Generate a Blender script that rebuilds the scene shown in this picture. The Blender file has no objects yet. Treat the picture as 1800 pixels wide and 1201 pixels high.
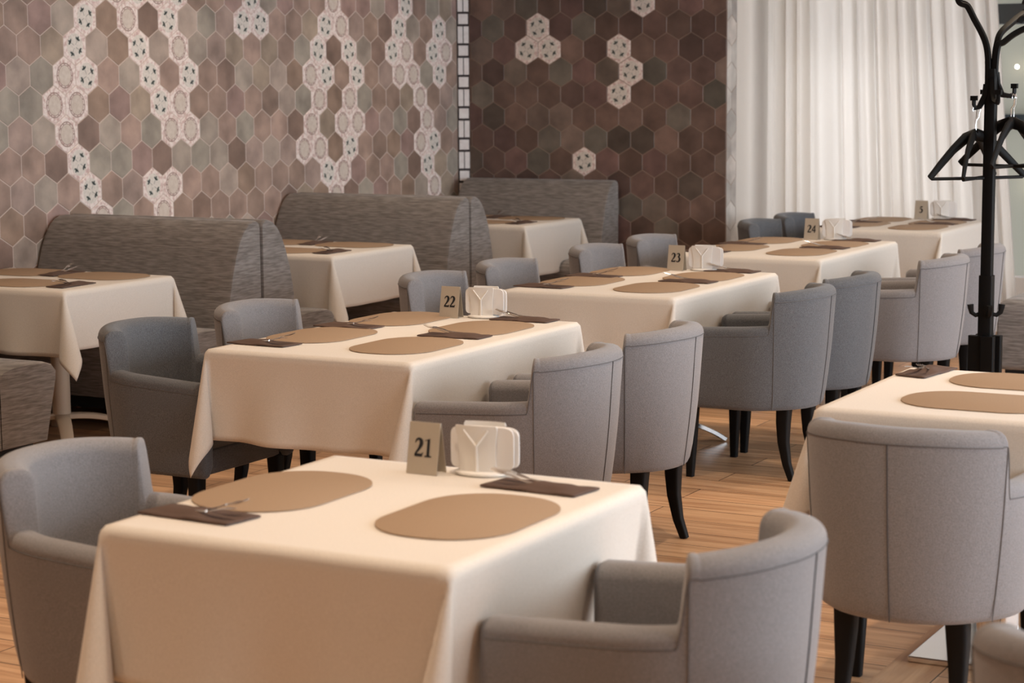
import bpy, math, random
from mathutils import Vector, Matrix, noise
random.seed(7)
S = bpy.context.scene
COL = S.collection
PI = math.pi

# ------------------------------------------------------------------ camera
F, PITCH, ROLL, YAW, HC = 3514.92, 0.1306287, -0.0076122, -0.4953499, 1.653112
fw = Vector((math.sin(YAW)*math.cos(PITCH), math.cos(YAW)*math.cos(PITCH), -math.sin(PITCH)))
r0 = Vector((math.cos(YAW), -math.sin(YAW), 0)); u0 = r0.cross(fw)
cr = math.cos(ROLL)*r0 + math.sin(ROLL)*u0; cu = -math.sin(ROLL)*r0 + math.cos(ROLL)*u0
cd = bpy.data.cameras.new('camera'); cam = bpy.data.objects.new('camera', cd); COL.objects.link(cam)
cam.matrix_world = Matrix(((cr.x, cu.x, -fw.x, 0), (cr.y, cu.y, -fw.y, 0), (cr.z, cu.z, -fw.z, HC), (0, 0, 0, 1)))
cd.sensor_width = 36; cd.lens = F*36/1800; cd.clip_end = 100
cd.dof.use_dof = True; cd.dof.focus_distance = 7.2; cd.dof.aperture_fstop = 5.0
S.camera = cam
S.view_settings.view_transform = 'Standard'; S.view_settings.look = 'None'
S.view_settings.gamma = 1; S.view_settings.use_curve_mapping = False
S.view_settings.exposure = 0.12
# ------------------------------------------------------------------ world and lights
w = bpy.data.worlds.new('world'); S.world = w; w.use_nodes = True
bg = w.node_tree.nodes['Background']; bg.inputs[0].default_value = (0.80, 0.88, 1.0, 1); bg.inputs[1].default_value = 0.5
def area(name, loc, rot, sx, sy, power, color, shape='RECTANGLE', spread=PI):
    l = bpy.data.lights.new(name, 'AREA'); l.shape = shape; l.size = sx
    if shape == 'RECTANGLE': l.size_y = sy
    l.energy = power; l.color = color; l.spread = spread
    o = bpy.data.objects.new(name, l); o.location = loc; o.rotation_euler = rot; COL.objects.link(o); return o
area('daylight_right', (2.95, 7.6, 1.75), (0, PI/2, 0), 1.9, 10.0, 420, (0.80, 0.90, 1.0))
area('daylight_curtain', (-4.40, 13.9, 1.55), (-PI/2, 0, 0), 1.35, 2.7, 34, (0.97, 0.97, 1.0))
WARM = (1.0, 0.79, 0.58)
LIGHTS = [(x, y, p*(.75 if x < -5 else 1)) for x in (-5.9, -3.7, -1.9, 0.6) for y, p in ((-1.2, 3), (1.0, 11), (3.5, 10.5), (6.1, 10), (8.6, 8.5), (10.7, 6.5))]  # downlight grid; row behind the camera added to brighten the cloth fronts

# ------------------------------------------------------------------ materials
def mat(name, col, rough=0.6, metal=0.0, spec=0.5, sheen=0.0):
    m = bpy.data.materials.new(name); m.use_nodes = True
    b = m.node_tree.nodes['Principled BSDF']
    b.inputs['Base Color'].default_value = (*col, 1); b.inputs['Roughness'].default_value = rough
    b.inputs['Metallic'].default_value = metal; b.inputs['Specular IOR Level'].default_value = spec
    b.inputs['Sheen Weight'].default_value = sheen
    return m
def nd(m, t, **k):
    n = m.node_tree.nodes.new(t)
    for a, v in k.items(): setattr(n, a, v)
    return n
def lk(m, a, b): m.node_tree.links.new(a, b)
def noisy(m, c1, c2, scale=(8, 8, 8), nscale=1.0, detail=4, bump=0.0, bscale=None, lo=0.3, hi=0.7):
    b = m.node_tree.nodes['Principled BSDF']
    tc = nd(m, 'ShaderNodeTexCoord'); mp = nd(m, 'ShaderNodeMapping'); mp.inputs['Scale'].default_value = scale
    lk(m, tc.outputs['Object'], mp.inputs[0])
    n = nd(m, 'ShaderNodeTexNoise'); n.inputs['Scale'].default_value = nscale; n.inputs['Detail'].default_value = detail
    lk(m, mp.outputs[0], n.inputs['Vector'])
    r = nd(m, 'ShaderNodeValToRGB'); r.color_ramp.elements[0].position = lo; r.color_ramp.elements[1].position = hi
    r.color_ramp.elements[0].color = (*c1, 1); r.color_ramp.elements[1].color = (*c2, 1)
    lk(m, n.outputs['Fac'], r.inputs[0]); lk(m, r.outputs[0], b.inputs['Base Color'])
    if bump:
        bp = nd(m, 'ShaderNodeBump'); bp.inputs['Strength'].default_value = bump; bp.inputs['Distance'].default_value = 0.002
        lk(m, n.outputs['Fac'], bp.inputs['Height']); lk(m, bp.outputs[0], b.inputs['Normal'])
    return m
M = {}
M['chair'] = noisy(mat('chair_fabric', (.3,.3,.3), .9, spec=.2, sheen=.25), (.185,.176,.179), (.285,.272,.277), (330,330,330), 1, 4, .4)
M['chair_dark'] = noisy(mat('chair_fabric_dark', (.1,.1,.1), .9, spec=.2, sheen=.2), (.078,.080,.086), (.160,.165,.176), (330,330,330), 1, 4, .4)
M['sofa'] = noisy(mat('sofa_fabric', (.3,.3,.3), .9, spec=.2, sheen=.2), (.15,.131,.117), (.30,.272,.250), (14,14,160), 1, 5, .25, lo=.32, hi=.68)
M['seam'] = mat('seam_thread', (.13,.125,.125), .9)
M['cloth'] = noisy(mat('linen', (.8,.74,.66), .85, spec=.2, sheen=.1), (.70,.64,.565), (.78,.72,.645), (260,260,260), 1, 3, .12)
M['cloth_stitch'] = mat('hem_stitch', (.62,.55,.46), .85)
M['mat'] = noisy(mat('placemat_vinyl', (.42,.28,.17), .75, spec=.3), (.335,.232,.150), (.38,.265,.175), (300,300,300), 1, 2, .15)
M['napkin'] = mat('napkin_brown', (.105,.065,.05), .8, spec=.3)
M['steel'] = mat('cutlery_steel', (.75,.73,.70), .18, metal=1)
M['chrome'] = mat('chrome', (.78,.77,.76), .12, metal=1)
M['copper'] = mat('copper', (.75,.42,.28), .3, metal=1)
M['leg'] = mat('leg_black', (.004,.0035,.0035), .6, spec=.2)
M['black'] = mat('black_wood', (.004,.004,.004), .5, spec=.15)
M['cream'] = mat('cream_tube', (.62,.50,.38), .5)
M['board'] = mat('tabletop_board', (.25,.18,.13), .6)
M['card'] = mat('sign_metal', (.56,.49,.39), .4, metal=.3)
M['ink'] = mat('ink', (.01,.01,.012), .6)
M['white'] = mat('holder_plastic', (.86,.83,.78), .25)
M['paper'] = mat('paper_napkin', (.86,.83,.80), .9)
M['wire'] = mat('hook_wire', (.8,.8,.8), .2, metal=1)
M['plaster'] = mat('plaster', (.62,.56,.50), .9)
M['grout'] = mat('grout', (.66,.54,.47), .9)
M['grout_b'] = mat('grout_brown', (.30,.22,.17), .9)
M['darkgrout'] = mat('dark_grout', (.045,.035,.035), .9)
M['mosaic'] = noisy(mat('mosaic_white', (.7,.66,.62), .4), (.82,.76,.74), (.92,.88,.86), (30,30,30), 1, 2)
M['plinth'] = mat('black_plinth', (.01,.01,.01), .8)

def tile_mat():
    m = mat('glazed_hex_tile', (.3,.25,.22), .38, spec=.45)
    b = m.node_tree.nodes['Principled BSDF']
    at = nd(m, 'ShaderNodeAttribute', attribute_name='tile')
    tc = nd(m, 'ShaderNodeTexCoord')
    n = nd(m, 'ShaderNodeTexNoise'); n.inputs['Scale'].default_value = 7; n.inputs['Detail'].default_value = 4
    lk(m, tc.outputs['Object'], n.inputs['Vector'])
    mr = nd(m, 'ShaderNodeMapRange'); mr.inputs[1].default_value = .3; mr.inputs[2].default_value = .7
    mr.inputs[3].default_value = .68; mr.inputs[4].default_value = 1.22
    lk(m, n.outputs['Fac'], mr.inputs[0])
    mx = nd(m, 'ShaderNodeVectorMath', operation='SCALE'); lk(m, at.outputs['Color'], mx.inputs[0]); lk(m, mr.outputs[0], mx.inputs['Scale'])
    lk(m, mx.outputs[0], b.inputs['Base Color'])
    n2 = nd(m, 'ShaderNodeTexNoise'); n2.inputs['Scale'].default_value = 25
    lk(m, tc.outputs['Object'], n2.inputs['Vector'])
    bp = nd(m, 'ShaderNodeBump'); bp.inputs['Strength'].default_value = .15; bp.inputs['Distance'].default_value = .004
    lk(m, n2.outputs['Fac'], bp.inputs['Height']); lk(m, bp.outputs[0], b.inputs['Normal'])
    return m
M['tile'] = tile_mat()
M['decor'] = noisy(mat('decor_tile', (.8,.72,.68), .35, spec=.45), (.66,.47,.43), (.93,.82,.76), (60,60,60), 1, 4, lo=.36, hi=.56)
M['decor_field'] = noisy(mat('decor_field', (.75,.68,.6), .35, spec=.45), (.68,.62,.55), (.84,.78,.71), (70,70,70), 1, 3)
M['decor_sand'] = noisy(mat('decor_medallion', (.7,.58,.45), .35), (.64,.54,.46), (.74,.65,.57), (50,50,50), 1, 3)
M['decor_line'] = mat('decor_line', (.40,.28,.24), .4)
M['decor_leaf'] = mat('decor_leaf', (.10,.12,.11), .4)

def floor_mat():
    m = mat('wood_plank_tile', (.5,.3,.15), .42, spec=.4)
    b = m.node_tree.nodes['Principled BSDF']
    tc = nd(m, 'ShaderNodeTexCoord')
    def planks(rot):
        mp = nd(m, 'ShaderNodeMapping'); mp.inputs['Rotation'].default_value = (0, 0, rot)
        mp.inputs['Location'].default_value = (0.35, 0.045, 0)
        lk(m, tc.outputs['Object'], mp.inputs[0])
        br = nd(m, 'ShaderNodeTexBrick'); br.offset = .37; br.squash = 1
        br.inputs['Scale'].default_value = 1; br.inputs['Brick Width'].default_value = .92; br.inputs['Row Height'].default_value = .185
        br.inputs['Mortar Size'].default_value = .0022; br.inputs['Mortar Smooth'].default_value = .1
        br.inputs['Color1'].default_value = (.0,.0,.0,1); br.inputs['Color2'].default_value = (1,1,1,1); br.inputs['Mortar'].default_value = (.5,.5,.5,1)
        lk(m, mp.outputs[0], br.inputs['Vector'])
        m2 = nd(m, 'ShaderNodeMapping'); m2.inputs['Scale'].default_value = (1.6, 26, 1); lk(m, mp.outputs[0], m2.inputs[0])
        # shift the grain from plank to plank
        cb = nd(m, 'ShaderNodeVectorMath', operation='ADD'); lk(m, m2.outputs[0], cb.inputs[0])
        sc = nd(m, 'ShaderNodeVectorMath', operation='SCALE'); lk(m, br.outputs['Color'], sc.inputs[0]); sc.inputs['Scale'].default_value = 37
        lk(m, sc.outputs[0], cb.inputs[1])
        n = nd(m, 'ShaderNodeTexNoise'); n.inputs['Scale'].default_value = 1; n.inputs['Detail'].default_value = 6; n.inputs['Distortion'].default_value = .6
        lk(m, cb.outputs[0], n.inputs['Vector'])
        r = nd(m, 'ShaderNodeValToRGB'); e = r.color_ramp.elements
        e[0].position = .30; e[0].color = (.40,.205,.10,1); e[1].position = .68; e[1].color = (.68,.42,.235,1)
        lk(m, n.outputs['Fac'], r.inputs[0])
        mr = nd(m, 'ShaderNodeMapRange'); mr.inputs[3].default_value = .82; mr.inputs[4].default_value = 1.15
        lk(m, br.outputs['Color'], mr.inputs[0])
        v = nd(m, 'ShaderNodeVectorMath', operation='SCALE'); lk(m, r.outputs[0], v.inputs[0]); lk(m, mr.outputs[0], v.inputs['Scale'])
        mx = nd(m, 'ShaderNodeMix', data_type='RGBA'); lk(m, br.outputs['Fac'], mx.inputs[0]); lk(m, v.outputs[0], mx.inputs[6])
        mx.inputs[7].default_value = (.05,.028,.016,1)
        return mx.outputs[2]
    a, c = planks(0), planks(PI/2)
    sp = nd(m, 'ShaderNodeSeparateXYZ'); lk(m, tc.outputs['Object'], sp.inputs[0])
    g = nd(m, 'ShaderNodeMath', operation='GREATER_THAN'); g.inputs[1].default_value = -1.68; lk(m, sp.outputs[0], g.inputs[0])
    mx = nd(m, 'ShaderNodeMix', data_type='RGBA'); lk(m, g.outputs[0], mx.inputs[0]); lk(m, a, mx.inputs[6]); lk(m, c, mx.inputs[7])
    lk(m, mx.outputs[2], b.inputs['Base Color'])
    return m
M['floor'] = floor_mat()
def curtain_mat():
    m = bpy.data.materials.new('sheer_curtain'); m.use_nodes = True; nt = m.node_tree
    nt.nodes.remove(nt.nodes['Principled BSDF'])
    d = nd(m, 'ShaderNodeBsdfDiffuse'); d.inputs[0].default_value = (.84,.79,.73,1)
    t = nd(m, 'ShaderNodeBsdfTranslucent'); t.inputs[0].default_value = (.84,.80,.75,1)
    mx = nd(m, 'ShaderNodeMixShader'); mx.inputs[0].default_value = .55
    lk(m, d.outputs[0], mx.inputs[1]); lk(m, t.outputs[0], mx.inputs[2]); lk(m, mx.outputs[0], nt.nodes['Material Output'].inputs[0])
    return m
M['curtain'] = curtain_mat()
def glass_mat():
    m = mat('window_glass', (1,1,1), .02); b = m.node_tree.nodes['Principled BSDF']
    b.inputs['Transmission Weight'].default_value = 1; b.inputs['IOR'].default_value = 1.1
    return m
M['glass'] = glass_mat()
def emis(name, col, s):
    m = mat(name, col); b = m.node_tree.nodes['Principled BSDF']
    b.inputs['Emission Color'].default_value = (*col, 1); b.inputs['Emission Strength'].default_value = s; return m
M['bulb'] = emis('lamp_glow', (1, .93, .8), 9)
M['facade'] = mat('facade', (.80,.72,.54), .8)
M['facade_dark'] = mat('facade_dark', (.04,.045,.045), .6)

# ------------------------------------------------------------------ mesh helpers
class MB:
    def __init__(s): s.v = []; s.f = []; s.m = []; s.c = None
    def add(s, vs, fs, mi=0):
        n = len(s.v); s.v += [tuple(p) for p in vs]; s.f += [tuple(i+n for i in f) for f in fs]; s.m += [mi]*len(fs); return n
    def box(s, lo, hi, mi=0):
        x0, y0, z0 = lo; x1, y1, z1 = hi
        s.add([(x0,y0,z0),(x1,y0,z0),(x1,y1,z0),(x0,y1,z0),(x0,y0,z1),(x1,y0,z1),(x1,y1,z1),(x0,y1,z1)],
              [(0,3,2,1),(4,5,6,7),(0,1,5,4),(1,2,6,5),(2,3,7,6),(3,0,4,7)], mi)
    def rings(s, rings, closed=True, cap0=True, cap1=True, mi=0):
        n = len(rings[0]); vs = [p for r in rings for p in r]; fs = []
        for i in range(len(rings)-1):
            for j in range(n if closed else n-1):
                k = (j+1) % n; fs.append((i*n+j, i*n+k, (i+1)*n+k, (i+1)*n+j))
        if cap0: fs.append(tuple(range(n-1, -1, -1)))
        if cap1: fs.append(tuple((len(rings)-1)*n+j for j in range(n)))
        s.add(vs, fs, mi)
    def tube(s, pts, r, seg=10, mi=0, sx=1, sy=1, square=False):
        rings = []; up = None
        pts = [Vector(p) for p in pts]
        for i, p in enumerate(pts):
            d = (pts[min(i+1, len(pts)-1)]-pts[max(i-1, 0)]).normalized()
            if up is None:
                up = Vector((0,0,1)) if abs(d.z) < .9 else Vector((0,1,0))
            a = d.cross(up).normalized(); b = a.cross(d).normalized(); up = b
            rr = r[i] if isinstance(r, (list, tuple)) else r
            ring = []
            for k in range(seg):
                t = 2*PI*(k+.5)/seg; c, q = math.cos(t), math.sin(t)
                if square:
                    e = .35; c = math.copysign(abs(c)**e, c); q = math.copysign(abs(q)**e, q)
                ring.append(p+a*c*rr*sx+b*q*rr*sy)
            rings.append(ring)
        s.rings(rings, mi=mi)
    def lathe(s, prof, c=(0,0), seg=32, mi=0):
        s.rings([[(c[0]+r*math.cos(2*PI*k/seg), c[1]+r*math.sin(2*PI*k/seg), z) for k in range(seg)] for r, z in prof], mi=mi)
    def build(s, name, mats, parent=None, smooth=False, bevel=0, angle=40):
        me = bpy.data.meshes.new(name); me.from_pydata(s.v, [], s.f)
        if not isinstance(mats, (list, tuple)): mats = [mats]
        for m in mats: me.materials.append(m)
        me.polygons.foreach_set('material_index', s.m)
        if s.c:
            a = me.color_attributes.new('tile', 'FLOAT_COLOR', 'CORNER')
            k = 0
            for p, cc in zip(me.polygons, s.c):
                for _ in p.loop_indices: a.data[k].color = (*cc, 1); k += 1
        me.update()
        o = bpy.data.objects.new(name, me); COL.objects.link(o)
        if parent: o.parent = parent
        if smooth:
            me.shade_smooth()
            if angle < 180: me.set_sharp_from_angle(angle=math.radians(angle))
        if bevel:
            b = o.modifiers.new('b', 'BEVEL'); b.width = bevel; b.segments = 3; b.limit_method = 'ANGLE'
        return o
def empty(name, loc=(0,0,0), rz=0):
    o = bpy.data.objects.new(name, None); o.empty_display_size = .1; COL.objects.link(o); o.location = loc; o.rotation_euler.z = rz; return o
def tag(o, label=None, cat=None, group=None, kind=None):
    if label: o['label'] = label
    if cat: o['category'] = cat
    if group: o['group'] = group
    if kind: o['kind'] = kind
    return o
def copy_tree(o, parent=None):
    c = o.copy(); COL.objects.link(c); c.parent = parent
    for ch in list(o.children): copy_tree(ch, c)
    return c
def struct(o): o['kind'] = 'structure'; return o

# ------------------------------------------------------------------ room
XL, YB, XE = -6.87, 12.0, -4.91      # left wall, tiled back wall, right end of the tiled back wall
ZC = 3.0
b = MB(); b.box((-7.2, -3.2, -.1), (3.3, 14.2, 0)); struct(b.build('floor', M['floor']))
b = MB(); b.box((-7.2, -3.2, ZC), (3.3, 14.2, ZC+.15)); struct(b.build('ceiling', M['plaster']))
b = MB(); b.box((-7.2, -3.3, 0), (3.3, -3.1, ZC)); struct(b.build('wall_front', M['plaster']))
b = MB()                                           # right wall with a long window opening
b.box((3.0, -3.1, 0), (3.2, 14.0, .75)); b.box((3.0, -3.1, 2.75), (3.2, 14.0, ZC)); b.box((3.0, -3.1, .75), (3.2, 2.5, 2.75)); b.box((3.0, 12.6, .75), (3.2, 14.0, 2.75))
struct(b.build('wall_right', M['plaster']))

HS = .17141
PAL = [tuple(v*.98 for v in (r_*1.07, g_*.985, b_*.92)) for r_, g_, b_ in [(.38,.29,.25), (.34,.26,.22), (.42,.32,.28), (.29,.215,.185), (.40,.36,.32), (.36,.34,.30), (.44,.38,.34), (.33,.25,.20), (.37,.27,.25), (.25,.185,.155), (.39,.33,.27), (.40,.32,.29)]]
PALW = [5,5,4,3,4,4,3,3,4,1.5,3,3]
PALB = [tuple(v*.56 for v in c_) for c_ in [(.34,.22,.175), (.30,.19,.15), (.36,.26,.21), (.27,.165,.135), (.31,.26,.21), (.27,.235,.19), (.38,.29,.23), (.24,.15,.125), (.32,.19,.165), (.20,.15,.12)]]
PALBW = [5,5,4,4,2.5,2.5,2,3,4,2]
LF = {(1,0),(5,0),(9,0),(10,0),(14,0),(19,0),(22,0),(.5,1),(3.5,1),(13.5,1),(15.5,1),(18.5,1),(21.5,1),(1,2),(4,2),(6,2),(14,2),(16,2),(22,2),
      (4.5,3),(.5,5),(15.5,5),(21.5,5),(1,6),(4,6),(14,6),(21,6),(1.5,-1),(3.5,-1),(5.5,-1),(9.5,-1),(19.5,-1),(2,-2),(5,-2),(10,-2),(14,-2),(19,-2)}
LO = {(3,0),(15,0),(5.5,1),(19.5,1),(22.5,1),(0,2),(13,2),(19,2),(20,2),(-.5,3),(.5,3),(5.5,3),(13.5,3),(15.5,3),(20.5,3),(0,4),(5,4),(6,4),(13,4),(15,4),(16,4),(21,4),
      (12.5,5),(13.5,5),(20.5,5),(5,6),(15,6),(1.5,7),(4.5,7),(14.5,7),(21.5,7),(2.5,-1),(4.5,-1),(14.5,-1),(3,-2),(1,8),(14,8),(2,8)}
BF = {(0,0),(-.5,1),(.5,1),(3.5,1),(4,2),(3.5,3),(2,6),(4.5,-1),(4,-2)}
def clip(poly, lo, hi):                            # clip a 2d polygon to u in [lo,hi]
    for sgn, lim in ((1, lo), (-1, -hi)):
        out = []
        for i in range(len(poly)):
            a, c = poly[i], poly[(i+1) % len(poly)]
            ia, ic = sgn*a[0] >= lim, sgn*c[0] >= lim
            if ia: out.append(a)
            if ia != ic:
                t = (lim-sgn*a[0])/(sgn*c[0]-sgn*a[0]); out.append((a[0]+t*(c[0]-a[0]), a[1]+t*(c[1]-a[1])))
        poly = out
        if len(poly) < 3: return []
    return poly
def hexwall(b, P, ulo, uhi, u0, z0, rows, cols, flowers, ovals, pal, palw):
    """P(u,z,d) maps wall coordinates plus outward distance to 3d"""
    R = HS/math.sqrt(3)
    for r in rows:
        for c in cols:
            ci = c + (.5 if r % 2 else 0)
            cu_, cz = u0+ci*HS, z0-r*HS*.8660254
            if cz < -.1 or cz > ZC+.1: continue
            def poly(scale, d, pts=None): return pts
            g = R-.0024
            hexa = [(cu_+g*math.sin(PI/3*k), cz+g*math.cos(PI/3*k)) for k in range(6)]
            hexa = [(u, min(max(z, 0.002), ZC-.002)) for u, z in hexa]
            hp = clip(hexa, ulo, uhi)
            if len(hp) < 3: continue
            n = len(hp)
            cx = sum(p[0] for p in hp)/n; cz2 = sum(p[1] for p in hp)/n
            top = [(cx+(p[0]-cx)*.975, cz2+(p[1]-cz2)*.975) for p in hp]
            vs = [P(u, z, .0) for u, z in hp]+[P(u, z, .0018) for u, z in top]
            fs = [tuple(n+i for i in range(n))]+[(i, (i+1) % n, n+(i+1) % n, n+i) for i in range(n)]
            key = (ci, r); kind = 1 if key in flowers else 2 if key in ovals else 0
            col = random.choices(pal, palw)[0]; j = random.uniform(*((.90, 1.10) if palw is PALW else (.72, 1.28))); col = tuple(x*j for x in col)
            b.add(vs, fs, 1 if kind else 0); b.c += [col]*len(fs)
            def disc(pts, d, mi):
                pts = [(cu_+x, cz+z) for x, z in pts]; pts = clip(pts, ulo, uhi)
                if len(pts) < 3: return
                b.add([P(u, z, d) for u, z in pts], [tuple(range(len(pts)))], mi); b.c += [(.5,.5,.5)]
            def ell(x, z, a, e, rot=0, seg=20):
                ca, sa = math.cos(rot), math.sin(rot)
                return [(x+ca*a*math.cos(2*PI*k/seg)-sa*e*math.sin(2*PI*k/seg), z+sa*a*math.cos(2*PI*k/seg)+ca*e*math.sin(2*PI*k/seg)) for k in range(seg)]
            if kind == 1:
                disc(ell(0, 0, .062, .067), .0022, 2)
                tilt = random.choice((-1, 1))*.25
                for q in range(4):
                    a = PI/4+q*PI/2+tilt; x, z = .040*math.cos(a), .040*math.sin(a)
                    for s_ in (-1, 0, 1):
                        a2 = a+s_*1.25
                        disc(ell(x+.0085*math.cos(a2), z+.0085*math.sin(a2), .0105, .0058, a2, 10), .0028, 5)
                    disc([(x*.25-.001*math.sin(a), z*.25+.001*math.cos(a)), (x*.25+.001*math.sin(a), z*.25-.001*math.cos(a)), (x+.001*math.sin(a), z-.001*math.cos(a)), (x-.001*math.sin(a), z+.001*math.cos(a))], .0026, 5)
            if kind == 2:
                disc(ell(0, 0, .062, .066), .0021, 4); disc(ell(0, 0, .056, .060), .0023, 1)
                disc(ell(0, 0, .050, .055), .0025, 4); disc(ell(0, 0, .0465, .0515), .0027, 3)
                for q in range(12):
                    a = q*PI/6; disc(ell(.053*math.cos(a), .058*math.sin(a), .006, .004, a, 8), .0029, 4)
TM = [M['tile'], M['decor'], M['decor_field'], M['decor_sand'], M['decor_line'], M['decor_leaf'], M['grout'], M['mosaic'], M['darkgrout'], M['grout_b']]
b = MB(); b.c = []
b.box((-7.1, -3.1, 0), (XL-.005, 14.0, ZC), 6); b.c += [(.4,.4,.4)]*6
hexwall(b, lambda u, z, d: (XL-.005+d, u, z), -3.0, YB-.042, 7.9557, 1.9835, range(-7, 15), range(-64, 26), LF, LO, PAL, PALW)
struct(b.build('wall_left', TM))
b = MB(); b.c = []
b.box((XL, YB+.005, 0), (XE, YB+.17, ZC), 9); b.c += [(.4,.4,.4)]*6
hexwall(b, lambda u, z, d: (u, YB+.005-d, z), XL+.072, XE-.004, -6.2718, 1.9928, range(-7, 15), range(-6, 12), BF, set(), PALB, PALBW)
# grey stone edge strip on the open end of the tiled wall
hexwall(b, lambda u, z, d: (XE+d, u, z), YB+.008, YB+.168, YB+.08, 1.95, range(-7, 15), range(-2, 3), set(), set(), [(.42,.37,.33),(.36,.32,.29),(.46,.42,.38)], [1,1,1])
# mosaic strip set across the corner
A_, B_ = Vector((XL, YB-.040, 0)), Vector((XL+.070, YB+.006, 0)); tv = (B_-A_).normalized(); nv = Vector((tv.y, -tv.x, 0)); LN = (B_-A_).length
def slab(u0_, u1_, z0_, z1_, d0, d1, mi):
    q = [A_+tv*u+nv*d+Vector((0,0,z)) for z in (z0_, z1_) for u, d in ((u0_, d0), (u1_, d0), (u1_, d1), (u0_, d1))]
    b.add(q, [(0,1,2,3),(7,6,5,4),(0,4,5,1),(1,5,6,2),(2,6,7,3),(3,7,4,0)], mi); b.c += [(.6,.6,.6)]*6
slab(0, LN, 0, ZC, -.02, .0, 8)
z = -.02; k = 0
while z < ZC:
    h = .068 if k % 2 else .113
    for x0, x1 in ([(.009, LN-.009)] if k % 2 else [(.005, LN/2-.003), (LN/2+.003, LN-.005)]):
        z0_, z1_ = max(z, .003), min(z+h, ZC-.003)
        if z1_ > z0_: slab(x0, x1, z0_, z1_, 0, .004, 7)
    z += h+.016; k += 1
struct(b.build('wall_back', TM))
# window wall behind the curtain
b = MB()
b.box((XE, 13.0, 0), (3.0, 13.15, .34)); b.box((XE, 13.0, 2.85), (3.0, 13.15, ZC)); b.box((XE-.3, YB+.17, 0), (XE-.1, 13.15, ZC)); b.box((1.2, 13.0, .12), (3.0, 13.15, 2.85))
struct(b.build('wall_rear', M['plaster']))
b = MB()
for x in (-4.9, -3.36+.9, -1.2, .3, 1.13): b.box((x, 13.02, .12), (x+.07, 13.12, 2.85))
for z in (.12, 1.98, 2.78): b.box((-4.9, 13.02, z), (1.2, 13.12, z+(.07 if z != 1.98 else .13)))
win = struct(b.build('window_1', M['facade_dark'], bevel=.004))
b = MB(); b.box((-4.85, 13.065, .15), (1.15, 13.072, 2.82)); b.build('pane', M['glass'], win)

def curtain():
    b = MB(); nx, nz = 520, 24; vs = []; y0 = 12.72
    for j in range(nz+1):
        t = j/nz; z = .02+t*(ZC-.04)
        x0, x1 = -4.925, -3.17-.26*t
        for i in range(nx+1):
            u = i/nx; x = x0+u*(x1-x0)
            s = u*1.75
            ph = s*52+3*noise.noise((s*3, 0, 1.3))*2.2
            a = .042+.022*noise.noise((s*5, 2.2, 0))
            yy = a*math.sin(ph)+.012*math.sin(ph*2.3+1)+.02*noise.noise((s*9, t*1.2, 5))
            vs.append((x+.008*math.cos(ph), y0+yy*(1-.15*t), z))
    fs = [(j*(nx+1)+i, j*(nx+1)+i+1, (j+1)*(nx+1)+i+1, (j+1)*(nx+1)+i) for j in range(nz) for i in range(nx)]
    b.add(vs, fs)
    o = b.build('curtain', M['curtain'], smooth=True, angle=180)
    tag(o, 'floor-length sheer white curtain hanging in soft folds behind the far tables', 'curtain')
curtain()

# building across the street, seen through the uncovered glass
fr = empty('street_building', (-5, 24, 0)); tag(fr, 'pale grey-green building front with small lamps seen through the uncovered glass', 'building')
b = MB(); b.box((-5, 0, -1), (16, 1, 7)); b.build('facade', M['facade'], fr)
b = MB()
for z in (1.1, 2.35, 3.6):
    b.box((-5, -.1, z), (16, 0, z+.09))
b.build('ledge', M['facade_dark'], fr)
random.seed(3)
for i in range(14):
    b = MB(); x = -1.5+.35*i+random.uniform(-.1,.1); zz = random.choice((.35, .8, 1.35, 1.75, 2.05, 2.6))
    rr = random.uniform(.012,.028)
    b.lathe([(rr*math.sin(PI*k/8)+1e-4, zz-rr*math.cos(PI*k/8)) for k in range(9)], (x, -.15), 12); b.build('wall_lamp', M['bulb'], fr, smooth=True)

# unseen ceiling downlights: modelled fittings with their own light
def downlight(i, x, y, pw):
    r = empty('downlight', (x, y, ZC))
    b = MB(); b.lathe([(.075,-.001),(.078,-.008),(.062,-.012),(.058,-.004)], seg=24); b.build('trim_ring', M['white'], r, smooth=True)
    tag(r, 'unseen round white recessed ceiling downlight shining warm light', 'ceiling light', 'recessed ceiling downlights')
    l = area('downlight_glow', (0,0,-.02), (0,0,0), .11, .11, pw, WARM, 'DISK', 2.0); l.parent = r
for i, (x, y, pw) in enumerate(LIGHTS): downlight(i, x, y, pw)

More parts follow.
